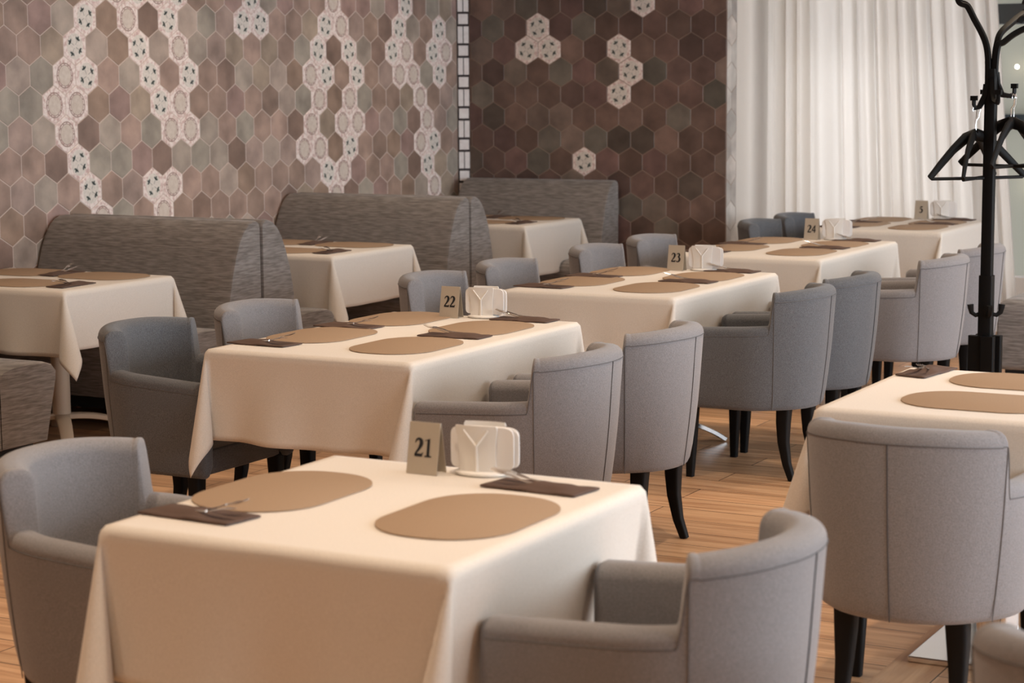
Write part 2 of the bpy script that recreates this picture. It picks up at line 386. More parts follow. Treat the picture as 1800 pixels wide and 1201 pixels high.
# ------------------------------------------------------------------ tub chair (front is local +y)
def chair_proto(FAB):
    root = empty('tub_chair')
    HW, DB, YF, YC = .292, .292, .252, -.02
    path = []
    na = 9
    for i in range(na): path.append(((HW), YF+(YC-YF)*i/na, 1, 0))
    N = 64; E = 2.15
    for i in range(N+1):
        t = PI*i/N; c, s_ = math.cos(t), math.sin(t)
        path.append((HW*math.copysign(abs(c)**(2/E), c), YC-DB*abs(s_)**(2/E), 0, 0))
    for i in range(1, na+1): path.append((-HW, YC+(YF-YC)*i/na, 1, 0))
    # resample finely around the steps where the back rises over the arms
    P = [Vector((p[0], p[1])) for p in path]
    acc = [0]
    for i in range(1, len(P)): acc.append(acc[-1]+(P[i]-P[i-1]).length)
    L = acc[-1]
    def at(s):
        s = min(max(s, 0), L)
        for i in range(1, len(acc)):
            if acc[i] >= s-1e-9:
                t = (s-acc[i-1])/max(acc[i]-acc[i-1], 1e-9); return P[i-1].lerp(P[i], t)
        return P[-1]
    def nrm(s):
        d = (at(s+.012)-at(s-.012)).normalized(); return Vector((d.y, -d.x))  # inward? fixed below
    sstep = None
    for k in range(2000):
        s = L*k/4000
        if at(s).y < -.150: sstep = s; break
    def sm(x): x = min(max(x, 0), 1); return x*x*(3-2*x)
    def top(s):
        d = min(s, L-s)
        arm = .628+.022*min(d/sstep, 1)
        back = .785+.010*sm((d-sstep)/.25)
        return arm+(back-arm)*sm((d-sstep+.012)/.026) if d < sstep+.03 else back-.006*math.exp(-((d-sstep-.012)/.020))*(d > sstep+.012)
    ss = sorted(set([round(L*i/90, 4) for i in range(91)]+[round(q, 4) for k in range(-8, 14) for q in (sstep+k*.004, L-sstep-k*.004)]))
    rings = []
    def ring(s, scale=1.0, push=0.0):
        p = at(s); n = nrm(s)
        if n.dot(Vector((0, .05))-p) < 0: n = -n
        d = min(s, L-s)
        zt = top(s); zb = .295
        backness = sm((d-sstep*.6)/.25)
        th = .082+.006*backness
        def off(z): # inward taper toward the bottom
            q = (.79-z)/(.79-.295); return (.018+.030*backness)*max(q, 0)**1.15
        rr = .034; out = []
        zb_r = .02
        prof = [(off(zb)+.03, zb), (off(zb)+.008, zb+.004), (off(zb), zb+zb_r)]
        for z in (.36, .44, .52, .58): 
            if z < zt-rr-.01: prof.append((off(z)-.004*math.sin(PI*(z-.3)/.4), z))
        for k in range(7):
            a = PI/2*k/6; prof.append((off(zt-rr)*(1-k/6)+rr*(1-math.cos(a)), zt-rr+rr*math.sin(a)))
        for k in range(7):
            a = PI/2*(6-k)/6; prof.append((th-rr*(1-math.cos(a)), zt-rr+rr*math.sin(a)))
        th2 = th+.02*backness
        prof += [(th2*.5+th*.5, (zt+.45)/2), (th2, .44), (th2, .36), (th2, .33)]
        m = len(prof)
        cx = sum(q[0] for q in prof)/m; cz = (zt+zb)/2
        for o_, z in prof:
            if scale != 1.0:
                o_ = cx+(o_-cx)*scale; z = cz+(z-cz)*(1-(1-scale)*.18)
            q = p+n*o_
            out.append((q.x, q.y+push, z))
        return out
    R0 = [ring(0, sc, pu) for sc, pu in ((.35, .020), (.62, .017), (.85, .009))]
    # arrange: profile rings have variable number of points -> pad
    allr = R0+[ring(s) for s in ss]+[ring(L, sc, pu) for sc, pu in ((.85, .009), (.62, .017), (.35, .020))]
    mx = max(len(r) for r in allr)
    def pad(r):
        r = list(r)
        while len(r) < mx: r.insert(3, tuple((a+c)/2 for a, c in zip(r[2], r[3])))
        return r
    b = MB(); b.rings([pad(r) for r in allr])
    sh = b.build('backrest_shell', FAB, root, smooth=True, angle=60)
    # inner outline for the seat
    inner = []
    for s in [L*i/60 for i in range(61)]:
        p = at(s); n = nrm(s)
        if n.dot(Vector((0, .05))-p) < 0: n = -n
        inner.append(p+n*.075)
    def seat(z0, z1, fr, dome, name, rd):
        b = MB(); rings = []
        c = Vector((0, .02)); 
        outl = [Vector((q.x, min(q.y, fr))) for q in inner]
        prof = [(0.94, z0), (1.0, z0+rd), (1.0, z1-rd), (.985, z1-rd*.35), (.955, z1), (.75, z1+dome*.6), (.4, z1+dome), (.05, z1+dome)]
        for sc, z in prof: rings.append([(c.x+(q.x-c.x)*sc, c.y+(q.y-c.y)*sc, z) for q in outl])
        b.rings(rings); return b.build(name, FAB, root, smooth=True, angle=60)
    seat(.385, .465, .242, .012, 'seat', .022)
    seat(.297, .387, .235, 0, 'seat_base', .008)
    # stitched seams
    b = MB()
    pts = []
    for s in ss:
        p = at(s); n = nrm(s)
        if n.dot(Vector((0, .05))-p) < 0: n = -n
        d = min(s, L-s)
        if abs(d-sstep) < .022: 
            pass
        zt = top(s); bk = sm((d-sstep*.6)/.25); q = p+n*((.018+.030*bk)*max((.79-zt+.036)/.495, 0)**1.15-.0008)
        pts.append((q.x, q.y, zt-.036))
    b.tube(pts, .0014, 6)
    for fsx in (-1, 1):
        sv = sstep+.015 if fsx < 0 else L-sstep-.015
        for sv in ((sstep+.012) if fsx < 0 else (L-sstep-.012), (L/2)):
            p = at(sv); n = nrm(sv)
            if n.dot(Vector((0, .05))-p) < 0: n = -n
            zt = top(sv); d = min(sv, L-sv); bk = sm((d-sstep*.6)/.25)
            pp = []
            for k in range(14):
                z = .30+(zt-.036-.30)*k/13
                o_ = (.018+.030*bk)*max((.79-z)/.495, 0)**1.15-.004*math.sin(PI*min((z-.3)/.4, 1))
                q = p+n*(o_-.0012); pp.append((q.x, q.y, z))
            b.tube(pp, .0014, 6)
    b.build('seam', M['seam'], root)
    # legs
    for sx in (-1, 1):
        b = MB(); b.tube([(sx*.235, .205, .31), (sx*.238, .208, .15), (sx*.242, .212, 0)], [.026, .021, .015], 12, square=True); b.build('leg', M['leg'], root, smooth=True, angle=50)
        b = MB(); b.tube([(sx*.145, -.165, .315), (sx*.147, -.162, .24), (sx*.149, -.164, .16), (sx*.151, -.180, .07), (sx*.153, -.205, 0)], [.030, .027, .022, .017, .014], 12, square=True)
        b.build('leg', M['leg'], root, smooth=True, angle=50)
    return root
CHAIR = {m: [chair_proto(M[m]), False] for m in ('chair', 'chair_dark')}
def chair(x, y, rz, label, m='chair', group='grey tub chairs round the tables'):
    c = CHAIR[m]
    if not c[1]: o = c[0]; c[1] = True
    else: o = copy_tree(c[0])
    o.location = (x, y, 0); o.rotation_euler.z = rz
    tag(o, label, 'chair', group)
FACE_L, FACE_R = PI/2, -PI/2     # facing -x / facing +x
# ------------------------------------------------------------------ tables
def cloth(name, x0, x1, y0, y1, dx, dy, z=.75, seed=0, turn=.5, tuck=0.0):
    """dx: drop over the x sides, dy: drop over the y sides"""
    rnd = random.Random(seed)
    X, Y = x1-x0, y1-y0
    def ax(Lg, d):
        nd_ = 16; nt = max(int(Lg/.02), 12)
        return [-d+d*i/nd_ for i in range(nd_)]+[Lg*i/nt for i in range(nt)]+[Lg+d*i/nd_ for i in range(nd_+1)]
    us, vs_ = ax(X, dx), ax(Y, dy)
    rr = .014
    def drop(s):       # material distance past the edge -> (outward, down)
        q = rr*PI/2
        if s < q: a = s/rr; return rr*math.sin(a), rr*(1-math.cos(a))
        return rr, rr+s-q
    ph = [rnd.uniform(0, 6.28) for _ in range(8)]
    def wave(side, t, Lg, s):
        e = min(t, Lg-t)/Lg
        env = min(1, max(e, 0)*7)
        return env*s*s*(.45 if side < 2 else 1.0)*(.10+.16*math.sin(t*11+ph[side])+.10*math.sin(t*23+ph[side+4]))
    rot = {k: turn+rnd.uniform(-.1, .1) for k in range(4)}
    V = []
    for v in vs_:
        for u in us:
            cx = -1 if u < 0 else 1 if u > X else 0; cy = -1 if v < 0 else 1 if v > Y else 0
            if cx == 0 and cy == 0: p = (x0+u, y0+v, z)
            elif cy == 0 or cx == 0:
                if cy == 0:
                    s = -u if cx < 0 else u-X; o, d = drop(s); t = v; Lg = Y; side = 0 if cx < 0 else 1
                    o += max(wave(side, t, Lg, s), -.3*s)
                    o -= tuck*max(d-rr, 0); p = ((x0-o) if cx < 0 else (x1+o), y0+v, z-d)
                else:
                    s = -v if cy < 0 else v-Y; o, d = drop(s); t = u; Lg = X; side = 2 if cy < 0 else 3
                    o += max(wave(side, t, Lg, s), -.3*s)
                    p = (x0+u, (y0-o) if cy < 0 else (y1+o), z-d)
            else:
                a = -u if cx < 0 else u-X; c = -v if cy < 0 else v-Y
                r = math.hypot(a, c); f = math.atan2(c, a)   # 0: continues the x side, pi/2: continues the y side
                # isometric cone: the rays follow a circle on the unit sphere of circumference pi/2 that passes through straight-down
                th = 4*f; rad = .25                      # 2*pi*rad = pi/2
                k = (0 if cx < 0 else 1)+(0 if cy < 0 else 2)
                ang = PI/4+rot[k]
                ld = rad*(1-math.cos(th)); lw = rad*math.sin(th)
                dirx = ld*math.cos(ang)+lw*math.sin(ang)*1.0; diry = ld*math.sin(ang)-lw*math.cos(ang)
                m_ = math.hypot(dirx, diry)
                hx, hy = (dirx/m_*math.sin(m_), diry/m_*math.sin(m_)) if m_ > 1e-6 else (0, 0)
                hx *= .62; hy *= .62; nz = math.sqrt(1-hx*hx-hy*hy)
                o, d = drop(r)
                nx_, ny_ = math.cos(f), math.sin(f)
                px = o*nx_+max(d-rr, 0)*(hx-tuck*math.cos(f)**2); py = o*ny_+max(d-rr, 0)*hy; pz = z-min(d, rr)-max(d-rr, 0)*nz
                p = ((x0-px) if cx < 0 else (x1+px), (y0-py) if cy < 0 else (y1+py), pz)
            V.append(p)
    n = len(us); b = MB()
    b.add(V, [(j*n+i, j*n+i+1, (j+1)*n+i+1, (j+1)*n+i) for j in range(len(vs_)-1) for i in range(n-1)])
    o = b.build(name, M['cloth'], smooth=True, angle=180)
    so = o.modifiers.new('s', 'SOLIDIFY'); so.thickness = .0016; so.offset = -1
    return o

def table_frame(x0, x1, y0, y1, label, base='arch', top=.747, off=0):
    cx, cy = (x0+x1)/2, (y0+y1)/2
    r = empty('dining_table', (cx, cy, 0)); tag(r, label, 'table', 'dining tables under the cloths')
    b = MB(); b.box((x0-cx+.004, y0-cy+.004, top-.025), (x1-cx-.004, y1-cy-.004, top)); b.build('tabletop', M['board'], r, bevel=.003)
    if base == 'square':
        b = MB(); b.lathe([(.045, .19), (.045, top-.024)]); b.build('pedestal', M['cream'], r, smooth=True)
        b = MB(); b.lathe([(.062, .015), (.062, .19), (.05, .20)]); b.build('collar', M['chrome'], r, smooth=True)
        b = MB(); b.box((-.20, -.22, 0), (.20, .22, .018)); b.build('base_plate', M['chrome'], r, bevel=.004)
    else:
        cols = [0] if (y1-y0) < 1.0 and (x1-x0) < 1.05 else [0]
        b = MB(); b.lathe([(.042, .10), (.042, top-.024)], (off, 0)); b.build('pedestal', M['cream'] if base == 'cream' else M['chrome'], r, smooth=True)
        for k in range(4):
            a = PI/4+k*PI/2; d = Vector((math.cos(a), math.sin(a), 0)); b = MB()
            pts = []
            for i in range(17):
                t = i/16; rad = .03+.36*t; zz = .115+.0*t-.105*t**2.4
                pts.append(d*rad+Vector((off,0,zz)))
            b.tube(pts, [.034-.006*i/16 for i in range(17)], 10, sx=1.0, sy=.40, square=True); b.build('foot', M['cream'] if base == 'cream' else M['chrome'], r, smooth=True)
    return r
T = {'21': (-2.651,-1.837,3.145,3.997), '22': (-4.114,-3.312,5.442,6.642), '23': (-4.114,-3.318,7.545,8.716), '24': (-4.161,-3.361,9.445,10.664),
     '5': (-4.10,-3.320,11.40,12.46), 'R': (-1.841,-1.041,5.184,6.029), 'A': (-6.845,-5.84,6.702,7.451), 'B': (-6.845,-5.72,8.633,9.421), 'C': (-6.845,-5.80,10.912,11.669)}
TD = {'21': 'table 21', '22': 'table 22', '23': 'table 23', '24': 'table 24', '5': 'table 5, the farthest',
      'R': 'the right edge table', 'A': 'the nearest booth table', 'B': 'the middle booth table', 'C': 'the farthest booth table'}
DR = {'21': (.33,.33), '22': (.315,.32), '23': (.33,.33), '24': (.33,.33), '5': (.32,.32), 'R': (.30,.30), 'A': (.275,.30), 'B': (.285,.30), 'C': (.33,.33)}
for i, k in enumerate(T):
    x0, x1, y0, y1 = T[k]
    table_frame(x0+(.035 if k in 'ABC' else 0), x1, y0, y1, {'R': 'pedestal table with square chrome foot plate under the cloth at the right edge'}.get(k, 'pedestal table hidden under the cloth of '+TD[k]), 'square' if k == 'R' else 'cream' if k in 'ABC' else 'arch', off=.12 if k in 'ABC' else 0)
    dx, dy = DR[k]
    X0 = x0
    c = cloth('tablecloth', x0+(.0 if k not in 'ABC' else .0), x1, y0, y1, dx, dy, seed=11+i, turn=-.5 if k == 'R' else .68, tuck=0 if k == 'R' else .14) if k not in 'ABC' else None
    if c is None:   # booth cloths end at the wall: no overhang there
        c = cloth('tablecloth', x0+.02, x1, y0, y1, dx, dy, seed=11+i, turn=-.35)
        me = c.data
        for v in me.vertices:
            if v.co.x < XL+.012: v.co.x = XL+.012+.002*(v.co.z > .7)
    tag(c, 'cream linen tablecloth with drooping corners draped over '+TD[k], 'tablecloth', 'cream tablecloths')

# placemats
def mat_mesh():
    b = MB(); pts = []
    a, c, rad = .222, .156, .142          # half length, half width, corner radius
    for qx, qy, t0 in ((1, 1, 0), (-1, 1, 1), (-1, -1, 2), (1, -1, 3)):
        for k in range(17):
            t = (t0+k/16)*PI/2; pts.append((qx*(c-rad)+rad*math.cos(t), qy*(a-rad)+rad*math.sin(t)))
    b.rings([[(x, y, 0) for x, y in pts], [(x, y, .0022) for x, y in pts], [(x*.985, y*.99, .003) for x, y in pts]])
    return b
PM = [None]
def placemat(x, y, rz, label):
    if PM[0] is None: o = mat_mesh().build('placemat', M['mat'], smooth=True, angle=50); PM[0] = o
    else: o = PM[0].copy(); COL.objects.link(o)
    o.location = (x, y, .7512); o.rotation_euler.z = rz
    tag(o, label, 'placemat', 'tan oval placemats')
# napkin with fork and knife; local x along the cutlery, heads toward +x
def napkin_obj():
    b = MB(); n, m = 24, 10; vs = []
    def h(u, v): # u along -.12...12
        return .004+.0125*(1/(1+math.exp((u-.015)/.008)))*(1/(1+math.exp(-(u+.085)/.01)))*math.exp(-(v/.033)**4)+.003*math.sin(u*38)*math.exp(-((u+.03)/.06)**2)+.002*noise.noise((u*20, v*20, 3))
    for j in range(m+1):
        for i in range(n+1):
            u = -.12+.24*i/n; v = -.05+.10*j/m; vs.append((u+.012*v/.05*.4, v, max(h(u, v), .0025)))
    fs = [(j*(n+1)+i, j*(n+1)+i+1, (j+1)*(n+1)+i+1, (j+1)*(n+1)+i) for j in range(m) for i in range(n)]
    b.add(vs, fs)
    o = b.build('napkin', M['napkin'], smooth=True, angle=180)
    s_ = o.modifiers.new('s', 'SOLIDIFY'); s_.thickness = .0045; s_.offset = -1
    return o
def fork_obj():
    b = MB()
    b.tube([(-.075,0,.006),(-.02,0,.009),(.015,0,.013),(.035,0,.019),(.048,0,.024)], [.0042,.004,.0034,.0032,.004], 8, sx=1, sy=.5)
    b.tube([(.048,0,.024),(.056,0,.026),(.068,0,.029)], [.004,.010,.0115], 10, sx=1, sy=.14)
    for k in range(4):
        y = -.0093+.0062*k; b.tube([(.066,y,.029),(.082,y,.032),(.098,y,.038)], [.0019,.0018,.0011], 6)
    return b.build('fork', M['steel'], smooth=True)
def knife_obj():
    b = MB()
    b.tube([(-.075,0,.006),(-.02,0,.009),(.018,0,.013)], [.0050,.0052,.0045], 8, sx=1, sy=.6)
    b.tube([(.018,0,.013),(.035,0,.017),(.075,0,.026),(.095,0,.027),(.103,0,.028)], [.0045,.0085,.0088,.0065,.001], 8, sx=1, sy=.12)
    return b.build('table_knife', M['steel'], smooth=True)
SET = []
def setting(x, y, rz, where):
    jr = random.uniform(-.06, .06)
    if not SET:
        SET.extend([napkin_obj(), fork_obj(), knife_obj()]); os_ = list(SET)
    else:
        os_ = [o.copy() for o in SET]
        for o in os_: COL.objects.link(o)
    n, f, k = os_
    n.location = (x, y, .7524); n.rotation_euler.z = rz+jr
    ca, sa = math.cos(rz), math.sin(rz)
    for o, dy, a in ((f, .012, .13), (k, -.012, -.06)):
        o.location = (x-sa*dy+ca*.012, y+ca*dy+sa*.012, .7535); o.rotation_euler.z = rz+jr+a
    tag(n, 'folded dark brown napkin holding cutlery, '+where, 'napkin', 'dark napkins')
    tag(f, 'silver fork on the dark napkin, '+where, 'fork', 'forks on the napkins')
    tag(k, 'silver knife on the dark napkin, '+where, 'knife', 'knives on the napkins')
# ------------------------------------------------------------------ digits (bold serif) drawn with tapered strokes
def stroke(b, pts, d=0, n=8):
    """pts: (x,y,w); smooth ribbon through the points"""
    P = []
    for i in range(len(pts)-1):
        p0 = pts[max(i-1, 0)]; p1 = pts[i]; p2 = pts[i+1]; p3 = pts[min(i+2, len(pts)-1)]
        for k in range(n):
            t = k/n; P.append(tuple(.5*((2*b1)+(-a+c)*t+(2*a-5*b1+4*c-d_)*t*t+(-a+3*b1-3*c+d_)*t**3) for a, b1, c, d_ in zip(p0, p1, p2, p3)))
    P.append(pts[-1])
    L_, R_ = [], []
    for i, p in enumerate(P):
        q0 = P[max(i-1, 0)]; q1 = P[min(i+1, len(P)-1)]; dx, dy = q1[0]-q0[0], q1[1]-q0[1]; l = (math.hypot(dx, dy) or 1)/1.3
        L_.append((p[0]-dy/l*p[2]/2, p[1]+dx/l*p[2]/2)); R_.append((p[0]+dy/l*p[2]/2, p[1]-dx/l*p[2]/2))
    vs = [(x, y, 0) for x, y in L_]+[(x, y, 0) for x, y in R_]; m = len(P)
    b.add(vs, [(i, i+1, m+i+1, m+i) for i in range(m-1)])
def disc2(b, x, y, r):
    b.add([(x+r*math.cos(2*PI*k/14), y+r*math.sin(2*PI*k/14), 0) for k in range(14)], [tuple(range(14))])
def poly2(b, pts): b.add([(x, y, 0) for x, y in pts], [tuple(range(len(pts)))])
def digit(b0, ch, ox, sc, zoff):
    b = MB()
    if ch == '1':
        poly2(b, [(.20,.06),(.38,.06),(.38,1.0),(.34,1.0),(.20,.93)]); poly2(b, [(.07,0),(.52,0),(.52,.05),(.38,.09),(.20,.09),(.07,.05)]); poly2(b, [(.05,.86),(.20,.90),(.34,1.0),(.20,.95),(.05,.90)])
    if ch == '2':
        stroke(b, [(.05,.72,.03),(.10,.88,.07),(.24,.965,.09),(.40,.86,.17),(.42,.68,.18),(.32,.46,.13),(.16,.24,.09),(.05,.08,.08)])
        poly2(b, [(.03,0),(.52,0),(.58,.24),(.54,.24),(.47,.16),(.10,.16),(.03,.06)])
    if ch == '3':
        stroke(b, [(.06,.78,.03),(.12,.91,.07),(.26,.965,.09),(.38,.85,.16),(.36,.68,.15),(.20,.55,.05)])
        stroke(b, [(.20,.56,.04),(.36,.52,.12),(.45,.34,.18),(.38,.13,.16),(.22,.035,.08),(.08,.07,.08)]); disc2(b, .09, .10, .07)
    if ch == '4':
        poly2(b, [(.34,0),(.50,0),(.50,1.0),(.43,1.0),(.34,.86)]); poly2(b, [(.02,.23),(.58,.23),(.58,.37),(.02,.37)]); stroke(b, [(.06,.33,.10),(.24,.62,.09),(.44,.95,.09)])
    if ch == '5':
        poly2(b, [(.14,.80),(.46,.80),(.54,1.0),(.18,1.0)]); stroke(b, [(.17,.96,.05),(.12,.74,.05),(.09,.60,.04)])
        stroke(b, [(.08,.60,.06),(.26,.63,.12),(.43,.48,.19),(.45,.28,.19),(.34,.09,.14),(.18,.03,.07),(.09,.07,.08)]); disc2(b, .10, .11, .075)
    b0.add([(ox+x*sc, zoff, y*sc) for x, y, _ in b.v], b.f)
def sign(x, y, rz, num, where):
    W_, H_ = (.041, .118); lean = .020
    r = empty('number_sign', (x, y, .7512), rz); tag(r, 'beige metal tent sign reading %s standing on %s' % (num, where), 'table sign', 'table number signs')
    def sheet(y0, y1, name):
        b = MB(); vs = []
        for yy, zz in ((y0, 0), (y1, H_)):
            for xx in (-W_, W_): 
                for t in (0, .0016): vs.append((xx, yy+t, zz))
        b.add(vs, [(0,2,6,4),(1,5,7,3),(0,4,5,1),(2,3,7,6),(4,6,7,5),(0,1,3,2)]); return b.build(name, M['card'], r)
    sheet(-.022, -.001, 'front_panel'); bk = sheet(.022, .001, 'back_panel')
    b = MB(); sc = .042; wd = sc*.56*len(num); k = 0
    for i, ch in enumerate(num): digit(b, ch, -wd/2+i*sc*.60, sc, 0)
    ang = math.atan2(.021, H_)
    # lay digits on the leaning front panel
    v2 = []
    for (vx, vy, vz) in b.v:
        z = .040+vz; v2.append((vx, -.022+z/H_*.021-.0008, z))
    b.v = v2; b.build('number', M['ink'], r)
def holder(x, y, rz, where, full=1.0):
    r = empty('napkin_holder', (x, y, .7512), rz); tag(r, 'white plastic napkin holder filled with paper napkins on '+where, 'napkin holder', 'white napkin holders')
    b = MB(); n = 32
    def el(a, c, z): return [(a*math.cos(2*PI*k/n), c*math.sin(2*PI*k/n), z) for k in range(n)]
    b.rings([el(.060,.036,0), el(.064,.040,.003), el(.064,.040,.007), el(.056,.032,.011)]); b.build('base', M['white'], r, smooth=True)
    for s_ in (-1, 1):
        b = MB(); rings = []
        for z, hw, yy in ((.008,.046,.020),(.05,.044,.021),(.085,.047,.024),(.112,.052,.028),(.118,.049,.029)):
            rings.append([(hw*t, s_*(yy+.006*(1-t*t)), z) for t in (-1,-.75,-.5,-.25,0,.25,.5,.75,1)]+[(hw*t, s_*(yy+.006*(1-t*t)-.003), z) for t in (1,.75,.5,.25,0,-.25,-.5,-.75,-1)])
        b.rings(rings); p = b.build('side_panel', M['white'], r, smooth=True, angle=50)
        b = MB()      # raised Y shaped rib
        for pts in ([(0,.010),(0,.070)], [(0,.070),(-.030,.108)], [(0,.070),(.030,.108)]):
            (xa, za), (xb, zb) = pts
            b.tube([(xa, s_*.0285, za), ((xa+xb)/2, s_*.0290, (za+zb)/2), (xb, s_*.031, zb)], [.0050,.0045,.0035], 8, sy=.5)
        b.build('rib', M['white'], p, smooth=True)
    # stack of napkins fanning out past the panels
    for k in range(7):
        b = MB(); yy = -.015+.005*k; hw = .078+.004*math.sin(k*2.1); sh = .010+.006*math.sin(k*1.7); hh = .106+.006*math.sin(k*2.9+1)
        pr = []; 
        for i in range(28):
            t = 2*PI*i/28; c, s_ = math.cos(t), math.sin(t); e = .28
            pr.append((sh+math.copysign(abs(c)**e, c)*hw, .062+math.copysign(abs(s_)**e, s_)*(hh-.012)/2+.002))
        bow = .003*math.sin(k)
        b.rings([[(px, yy-.0017+bow*(px/hw)**2, pz) for px, pz in pr], [(px, yy+.0017+bow*(px/hw)**2, pz) for px, pz in pr]])
        b.build('paper_napkin', M['paper'], r)

# table 21
placemat(-2.515, 3.585, 0, 'tan oval placemat at the left seat of '+TD['21'])
placemat(-2.02, 3.545, 0, 'tan oval placemat at the right seat of '+TD['21'])
setting(-2.53, 3.298, 0, 'the left seat of '+TD['21'])
setting(-2.02, 3.862, PI, 'the right seat of '+TD['21'])
sign(-2.338, 3.905, -.02, '21', TD['21'])
holder(-2.215, 3.945, .12, TD['21'])
def four(k, yl, yr, sgn, hold, pn, pw, prev):
    x0, x1 = T[k][0], T[k][1]
    cxl, cxr = x0+.155, x1-.225
    for j, nm in ((0, 'near'), (1, 'far')):
        placemat(cxl, yl[j], 0, 'tan oval placemat at the %s left seat of %s' % (nm, TD[k]))
        placemat(cxr, yr[j], 0, 'tan oval placemat at the %s right seat of %s' % (nm, TD[k]))
        setting(x0+.105, yl[j]-.285, 0, 'the %s left seat of %s' % (nm, TD[k]))
        setting(x1-.20, yr[j]+.285, PI, 'the %s right seat of %s' % (nm, TD[k]))
    x0 = {'22': -4.099, '23': -4.069, '24': -4.101, '5': -4.02}[k]
    sign(x0+.285, T[k][3]-.07, -.02, k, TD[k]); holder(x0+.405, T[k][3]-.03, .12, TD[k])
four('22', (5.905, 6.44), (5.79, 6.315), 0, 0, 0, 0, 0)
four('23', (8.00, 8.50), (7.88, 8.40), 0, 0, 0, 0, 0)
four('24', (9.92, 10.44), (9.80, 10.32), 0, 0, 0, 0, 0)
four('5', (11.83, 12.26), (11.70, 12.10), 0, 0, 0, 0, 0)
# table right
placemat(-1.46, 5.45, PI/2, 'tan oval placemat at the near seat of '+TD['R'])
placemat(-1.44, 5.86, PI/2, 'tan oval placemat at the far seat of '+TD['R'])
setting(-1.765, 5.94, -PI/2-.1, 'the far left corner of '+TD['R'])
# booths: sit on the near and far side
for k in 'ABC':
    x0, x1, y0, y1 = T[k]
    placemat(x1-.27, y1-.155, PI/2, 'tan oval placemat at the far right seat of '+TD[k])
    placemat(x1-.74, y1-.155, PI/2, 'tan oval placemat at the far left seat of '+TD[k])
    placemat(x1-.42, y0+.19, PI/2, 'tan oval placemat at the near right seat of '+TD[k])
    setting(x1-.53, y1-.15, PI/2, 'the far side of '+TD[k])
    setting(x1-.13, y0+.20, -PI/2, 'the near side of '+TD[k])

# chairs
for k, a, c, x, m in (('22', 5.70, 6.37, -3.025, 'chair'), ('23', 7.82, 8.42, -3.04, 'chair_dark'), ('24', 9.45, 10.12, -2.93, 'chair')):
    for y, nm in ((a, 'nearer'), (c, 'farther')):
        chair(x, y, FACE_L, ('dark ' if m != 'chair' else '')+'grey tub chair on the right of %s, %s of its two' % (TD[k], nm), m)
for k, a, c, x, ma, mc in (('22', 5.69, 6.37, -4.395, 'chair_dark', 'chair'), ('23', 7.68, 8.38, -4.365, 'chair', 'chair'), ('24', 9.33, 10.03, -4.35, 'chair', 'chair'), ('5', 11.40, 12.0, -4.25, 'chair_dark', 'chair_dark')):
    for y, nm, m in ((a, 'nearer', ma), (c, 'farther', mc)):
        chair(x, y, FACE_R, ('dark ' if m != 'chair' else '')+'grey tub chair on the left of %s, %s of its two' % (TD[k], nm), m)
chair(-2.96, 3.60, FACE_R, 'grey tub chair at the left of table 21, cut by the left frame edge')
chair(-1.565, 3.53, FACE_L, 'blurred grey tub chair at the right of table 21, in the front')
chair(-1.485, 4.985, 0, 'grey tub chair with its back to us before the table at the right edge')
chair(-1.33, 6.34, PI, 'grey tub chair behind the table at the right edge, only its corner in view')
chair(-.575, 3.25, 0, 'grey tub chair cropped into the lower right corner of the photo')

# ------------------------------------------------------------------ booth sofas
def sofa(x0, x1, ys, facing, label):
    """ys: plane of the flat back; facing +1: seat toward +y, -1 toward -y"""
    r = empty('booth_sofa', ((x0+x1)/2, ys, 0), 0 if facing > 0 else PI)
    tag(r, label, 'sofa', 'grey booth sofas')
    hw = (x1-x0)/2-.003
    prof = [(.004,.16),(.004,.955),(.012,.975),(.03,.985),(.06,.984),(.095,.972),(.13,.945),(.165,.90),(.20,.83),(.232,.74),(.258,.64),(.275,.54),(.285,.44),(.285,.16)]
    b = MB(); rings = []
    m = len(prof); cy = .14; cz = .55
    for x, sc in ((-hw, .975), (-hw+.006, .992), (-hw+.018, 1.0), (hw-.018, 1.0), (hw-.006, .992), (hw, .975)):
        rings.append([(x, cy+(y-cy)*sc, cz+(z-cz)*(1-(1-sc)*.5)) for y, z in prof])
    b.rings(rings); b.build('backrest', M['sofa'], r, smooth=True, angle=50)
    sp = [(.27,.16),(.27,.46),(.30,.485),(.36,.497),(.47,.50),(.56,.495),(.60,.482),(.625,.455),(.622,.42),(.585,.28),(.555,.16)]
    b = MB(); rings = []
    cy, cz = .45, .33
    for x, sc in ((-hw, .965), (-hw+.008, .988), (-hw+.025, 1.0), (0, 1.0), (hw-.025, 1.0), (hw-.008, .988), (hw, .965)):
        rings.append([(x, cy+(y-cy)*sc, cz+(z-cz)*sc) for y, z in sp])
    b.rings(rings); b.build('seat', M['sofa'], r, smooth=True, angle=50)
    b = MB(); b.box((-hw+.05, .02, .10), (hw-.05, .52, .165)); b.build('plinth', M['plinth'], r)
    for sx in (-1, 1):
        for yy in (.07, .48):
            b = MB(); b.lathe([(.013, 0), (.017, .16)], (sx*(hw-.09), yy), 16); b.build('leg', M['copper'], r, smooth=True)
SX0, SX1 = -6.86, -5.65
sofa(SX0, SX1, 5.80, 1, 'grey booth sofa at the left edge before the nearest booth table, seat corner only')
sofa(SX0, SX1, 7.915, -1, 'grey rounded-back booth sofa on the far side of the nearest booth table')
sofa(SX0, SX1, 7.925, 1, 'grey booth sofa facing away from us toward the middle booth table')
sofa(SX0, SX1, 9.965, -1, 'grey rounded-back booth sofa on the far side of the middle booth table')
sofa(SX0, SX1, 9.975, 1, 'grey booth sofa facing away from us toward the farthest booth table')
sofa(SX0+.075, SX1-.01, 11.98, -1, 'grey booth sofa against the dark tiled back wall')
bench = empty('upholstered_bench', (-2.0, 10.8, 0)); tag(bench, 'low dark grey upholstered bench by the uncovered glass at the right edge', 'bench')
